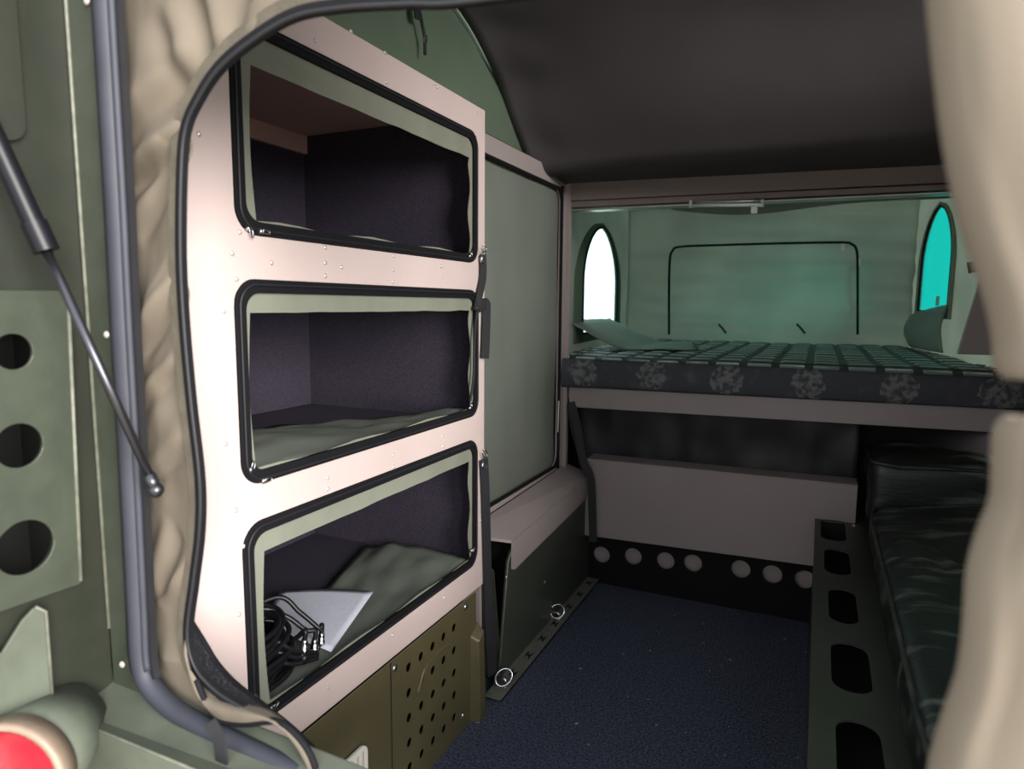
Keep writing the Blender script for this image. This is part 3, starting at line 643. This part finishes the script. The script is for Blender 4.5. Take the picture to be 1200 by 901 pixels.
wl2, w2, oR, dRR, NR = alcove_side('wall_alcove_right', P0r, P1r, ogive(h[0][0], h[1][0], 1.10, h[2][1]), 'pale canvas right wall of the sleeping alcove', 'turquoise pointed-arch window at the right of the bed', 'window_2', 'pane_cyan', 1, (.22,.10))
MB().box((-1.08,2.46,ZT), (.58,3.95,ZT+.01)).build('wall_alcove_roof', 'canvas_alcove', label='green canvas roof over the sleeping alcove', **ST)
# sagging canvas valance behind the beam
def val(u, v):
    x = -.55+1.0*u; sag = .035*math.sin(math.pi*u)**.5*(.8+.4*math.sin(u*7))
    return V((x, 2.60+.03*v+.01*nz((x*5,v,0),1), 1.60-(.115+sag)*(1-v)))
MB().grid(val, 40, 8).build('canvas_valance', 'canvas_alcove', None, True, (('solid', .003),), label='pale sagging canvas fold hanging just behind the cross beam', cat='canvas')
# loose window flap lying over the mattress at the left
def wflap(u, v):
    a = V((-.965+.0*v, 2.62+.62*v, 1.06)); sx = .50*u**.9
    fall = 1.05-.12*min(1, u*1.7)**.8
    return V((a.x+sx*(1-.25*v), a.y+.28*u, max(mz1+.012, fall-.035*(1-v)*math.sin(math.pi*u))+.006*nz((u*5,v*5,0),1)))
MB().grid(wflap, 20, 14).build('window_flap', 'canvas_alcove', None, True, (('solid', .003),), label='unzipped pale green window flap lying on the mattress at left', cat='canvas flap')
# bunched flap below the right window
def rflap(u, v):
    s0, s1 = h[0][0]-.02, h[1][0]+.12; s_ = s0+(s1-s0)*u; z = .93+(.20-.05*u)*v
    b_ = .025*math.sin(math.pi*v)+.03*math.sin(math.pi*u)*(1-v*.5)+.012*nz((s_*7,z*7,0),1)
    q = oR+dRR*s_; return V((q.x, q.y, z)) + NR*(.015+b_)
MB().grid(rflap, 18, 12).build('window_flap', 'canvas_alcove', None, True, (('solid', .003),), label='bunched pale flap unzipped below the turquoise window', cat='canvas flap')
for x, y in ((1105,352),(1070,388)):
    hh = hit(x, y, P0r, dR); p = oR+dRR*hh[0]+V((0,0,hh[1]))+NR*.02; MB().box(p-V((.006,.006,.022)), p+V((.006,.006,.018))).build('zip_pull', 'steel', w2)
# leaning post and strap at the right end of the bed
po = empty('leaning_post', at(1135,415,Y=2.55), 'taupe leaning board between right window and canvas flap', 'post')
a0, a1 = at(1122,415,Y=2.55), at(1152,318,Y=2.55); wv = V((.12,0,0))
MB().hexa([a0,a0+wv,a0+wv+V((0,.02,0)),a0+V((0,.02,0)),a1,a1+wv,a1+wv+V((0,.02,0)),a1+V((0,.02,0))]).build('board', 'grey_paint', po, mods=(('bevel', .003),))
MB().ribbon([at(1134,314,Y=2.53), at(1150,311,Y=2.53), at(1180,306,Y=2.53)], (0,-1,0), .035, .006).build('strap', 'canvas_hem', po)

# ================================================================== RIGHT BENCH
bn = empty('storage_bench', (.3, 1.6, 0), 'dark green bench base with a row of rounded holes along its top', 'bench')
MB().box((.034,2.405,0), (.149,2.413,.394)).build('end_board', 'dark_hole', bn)
hl = [rrect(at(x0,(y0+y1)/2,Z=.4).x, at(975,y1,Z=.4).y, at(x1,(y0+y1)/2,Z=.4).x, at(975,y0,Z=.4).y, .034, 6) for x0, x1, y0, y1 in ((962,991,609,633),(966,996,643,672),(971,1004,688,728),(974,1019,750,806),(980,1034,838,915))]
MB().plate([rect(.022,.62,.150,2.415)] + hl, (0,0,.4), (1,0,0), (0,1,0), .004).build('holed_top', 'dark_green_paint', bn)
MB().plate([rect(.62,0,2.415,.396)], (.03,0,0), LY, LV, .004).build('front_panel', 'dark_green_paint', bn)
MB().box((.06,.63,.30), (.150,2.41,.305)).build('inner_tray', 'dark_hole', bn)
MB().box((.150,.62,0), (XR-.004,2.414,.398)).build('seat_box', 'dark_green_paint', bn)
MB().box((.152,2.417,0), (XR-.004,2.62,.398)).build('trim_7', 'dark_green_paint', label='dark green plinth under the cushion below the bed', **ST)
p = at(1000,602,Z=.4); MB().lathe([(.008,0),(.007,.006),(.0001,.008)], (.14,2.38,.4), (0,0,1), 10).build('bolt', 'steel', bn, True)
def cushion(name, x0, x1, y0, y1, z0, z1, label, lean=0.):
    cx, cy, cz = (x0+x1)/2, (y0+y1)/2, (z0+z1)/2; hx, hy, hz = (x1-x0)/2, (y1-y0)/2, (z1-z0)/2
    ex, ez = .22, .35
    def fn(u, v):
        a = 2*math.pi*u; b_ = math.pi*(v-.5)
        cb = sup(math.cos(b_), ez)
        p_ = V((cx+hx*cb*sup(math.cos(a), ex), cy+hy*cb*sup(math.sin(a), ex), cz+hz*sup(math.sin(b_), ez)))
        p_ += V((0,0,.020*nz(p_, 5)+.010*nz(p_, 12))) + V((.012*nz(p_, 7, 2),0,0)); p_.z += lean*(p_.x-x0); return p_
    e = empty(name, (cx,cy,z0), label, 'cushion', 'camouflage bench cushions')
    MB().grid(fn, 96, 40, True).build('cover', 'cushion_camo', e, True)
    pr = []
    for k in range(96):
        a = 2*math.pi*k/96; x = cx+(hx-.004)*sup(math.cos(a), ex); y = cy+(hy-.004)*sup(math.sin(a), ex)
        pr.append(V((x, y, z1-.022+lean*(x-x0)+.02*nz((x,y,z1),5))))
    MB().tube(pr, .006, 6, closed=True).build('piping', 'cushion_edge', e, True)
    return e
cushion('bench_cushion', .165, XR-.01, .78, 2.30, .402, .525, 'dark camouflage seat cushion on the bench beside the holed rail', .12)
cushion('bench_cushion', .168, XR-.01, 2.31, 2.60, .418, .655, 'dark camouflage cushion pushed under the bed end', .0)

# ================================================================== THINGS IN THE LOWEST COMPARTMENT
zs = WIN[2][1]-.012
pc = [at(x, y, Z=zs+.022) for x, y in ((300,738),(328,693),(438,693),(388,764))]
def paper(u, v):
    q = pc[0].lerp(pc[3], u).lerp(pc[1].lerp(pc[2], u), v); return V((min(q.x, XA-.022), q.y, zs+.022+.006*math.sin(u*3.1)))
MB().grid(paper, 12, 12).build('paper_sheet', 'printed_paper', None, True, (('solid', .0006),), label='white printed sheet of paper behind the coiled black cables', cat='paper')
cc = V((-.905,.80,zs)); cb = empty('cable_coil', (cc.x,cc.y,zs), 'coil of black cable with silver plugs in the lowest compartment', 'cable')
for k in range(22):
    rr = .056+.034*((k*37) % 17)/17; zz_ = .010+.0052*k; tl = .014*math.sin(k*1.7)
    L_ = [cc + V(((rr+.006*math.sin(3*a+k))*math.cos(a)*.80, (rr+.005*math.cos(2*a+k))*math.sin(a)*1.20, zz_+tl*math.cos(a+k*.6)+.004)) for a in [2*math.pi*j/40 for j in range(40)]]
    L_ = [V((min(p.x, -.832), p.y, max(p.z, zs+.006))) for p in L_]
    MB().tube(L_, .0052, 7, closed=True).build('loop', 'cable', cb, True)
for k, (x, y, cpts) in enumerate(((356,767,((302,770),(325,755),(346,748))), (368,766,((302,714),(335,722),(358,738))), (376,758,((322,700),(352,718),(374,736))))):
    top = at(x+1, y-20, X=-.842-.012*k); bot = at(x, y, X=-.842-.012*k)
    ax_ = (top-bot).normalized()
    pg = MB().lathe([(.0056,0),(.0080,.002),(.0080,.012),(.0066,.013),(.0066,.024),(.0050,.030)], bot, ax_, 12).build('plug', 'chrome', cb, True)
    MB().lathe([(.008,-.016),(.0085,-.002),(.006,0)], bot, ax_, 10).build('plug_collar', 'cable', pg, True)
    c1, c2, c3 = [at(a, b_, X=X_) for (a, b_), X_ in zip(cpts, (-.93,-.895,-.865))]
    MB().tube(catmull([V((-.97,.80,.52)), c1, c2, c3, bot+ax_*.045, bot+ax_*.026], 7), .0048, 8).build('lead', 'cable', cb, True)
for k in range(3):
    MB().tube(catmull([at(300,745+k*16,X=-.90), at(325,752+k*12,X=-.86), at(345,762+k*8,X=-.845), at(372,765+k*3,X=-.835)], 7), .0046, 8).build('lead', 'cable', cb, True)

# ================================================================== GAS STRUT AND TAIL LAMP
lo_, hi_ = at(183,574,Y=.487), at(-30,110,X=-.765); mid = lo_.lerp(hi_, .635); m2 = lo_.lerp(hi_, .66)
gs = empty('gas_strut', lo_, 'black gas strut slanting across the green corner', 'strut')
MB().tube([lo_+(mid-lo_)*.02, mid], .0050, 12).build('rod', 'strut_rod', gs, True)
cy = MB().tube([m2, hi_], .0105, 16).build('cylinder', 'strut_black', gs, 'auto')
MB().tube([mid, mid+(hi_-lo_).normalized()*.030], .0125, 16).build('gland', 'strut_black', gs, 'auto')
MB().tube([lo_, lo_+(hi_-lo_)*.045], .0068, 12).build('end_fitting', 'strut_rod', gs, True)
MB().lathe([(.0001,-.009),(.005,-.0075),(.0085,-.002),(.0085,.002),(.005,.0075),(.0001,.009)], lo_, (0,0,1), 14).build('ball_socket', 'strut_rod', gs, True)
MB().tube([lo_, lo_+V((-.022,.022,0))], .005, 10).build('ball_stud', 'steel', gs, True)

tc_ = at(10, 912, Y=.36); LA = V((.42,-.9,.05)).normalized(); tl = empty('tail_lamp', (tc_.x,tc_.y,tc_.z-.08), 'round red tail lamp in a beige ring on the green ledge', 'lamp')
MB().lathe([(.060,-.02),(.062,0),(.062,.003),(.060,.006),(.055,.006),(.054,.003),(.053,.001)], tc_, LA, 40).build('ring', 'lamp_housing', tl, True)
MB().lathe([(.0545,.001),(.053,.006),(.042,.013),(.024,.017),(.0001,.019)], tc_, LA, 40).build('lens', 'red_lens', tl, True)
MB().tube([tc_-LA*.018, tc_-LA*.05, V((tc_.x-.06,.45,tc_.z-.01))], [.058,.055,.05], 24).build('housing', 'green_paint_dusty_lit', tl, True)

# ================================================================== NEAR CANVAS DOOR FLAPS AT THE RIGHT
def near_flap(sil, bottom_round, label, YN, seed):
    P_ = catmull([at(x, y, Y=YN) for x, y in sil], 6)
    def fn(u, v):
        i = v*(len(P_)-1); k = min(int(i), len(P_)-2); p_ = P_[k].lerp(P_[k+1], i-k)
        r_ = .012
        if u < .3:
            a = math.pi*(.5+u/.3)     # rolled front edge
            x, y = r_*(1+math.cos(a)), r_*math.sin(a)
            return V((p_.x+x, p_.y+y, p_.z))
        t = (u-.3)/.7; w = .16*t
        return V((p_.x+r_+w, p_.y-r_+.05*t+.012*math.sin(w*70+p_.z*9+seed)*min(1,t*6)+.006*nz((w*20,p_.z*12,seed),1), p_.z + bottom_round*v**4*.0))
    return MB().grid(fn, 50, 40).build('door_flap', 'canvas_beige', None, True, (('solid', .0025),), label=label, cat='canvas flap')
near_flap(((1082,-150),(1086,-60),(1090,10),(1098,90),(1110,180),(1130,270),(1155,345),(1166,395),(1168,425),(1176,440)), 1, 'beige canvas door flap hanging at the upper right edge', .32, 0)
near_flap(((1178,490),(1167,505),(1165,545),(1163,585),(1148,625),(1136,670),(1132,730),(1124,790),(1104,850),(1090,905),(1078,1000)), 1, 'beige canvas door flap bulging at the lower right edge', .32, 2)
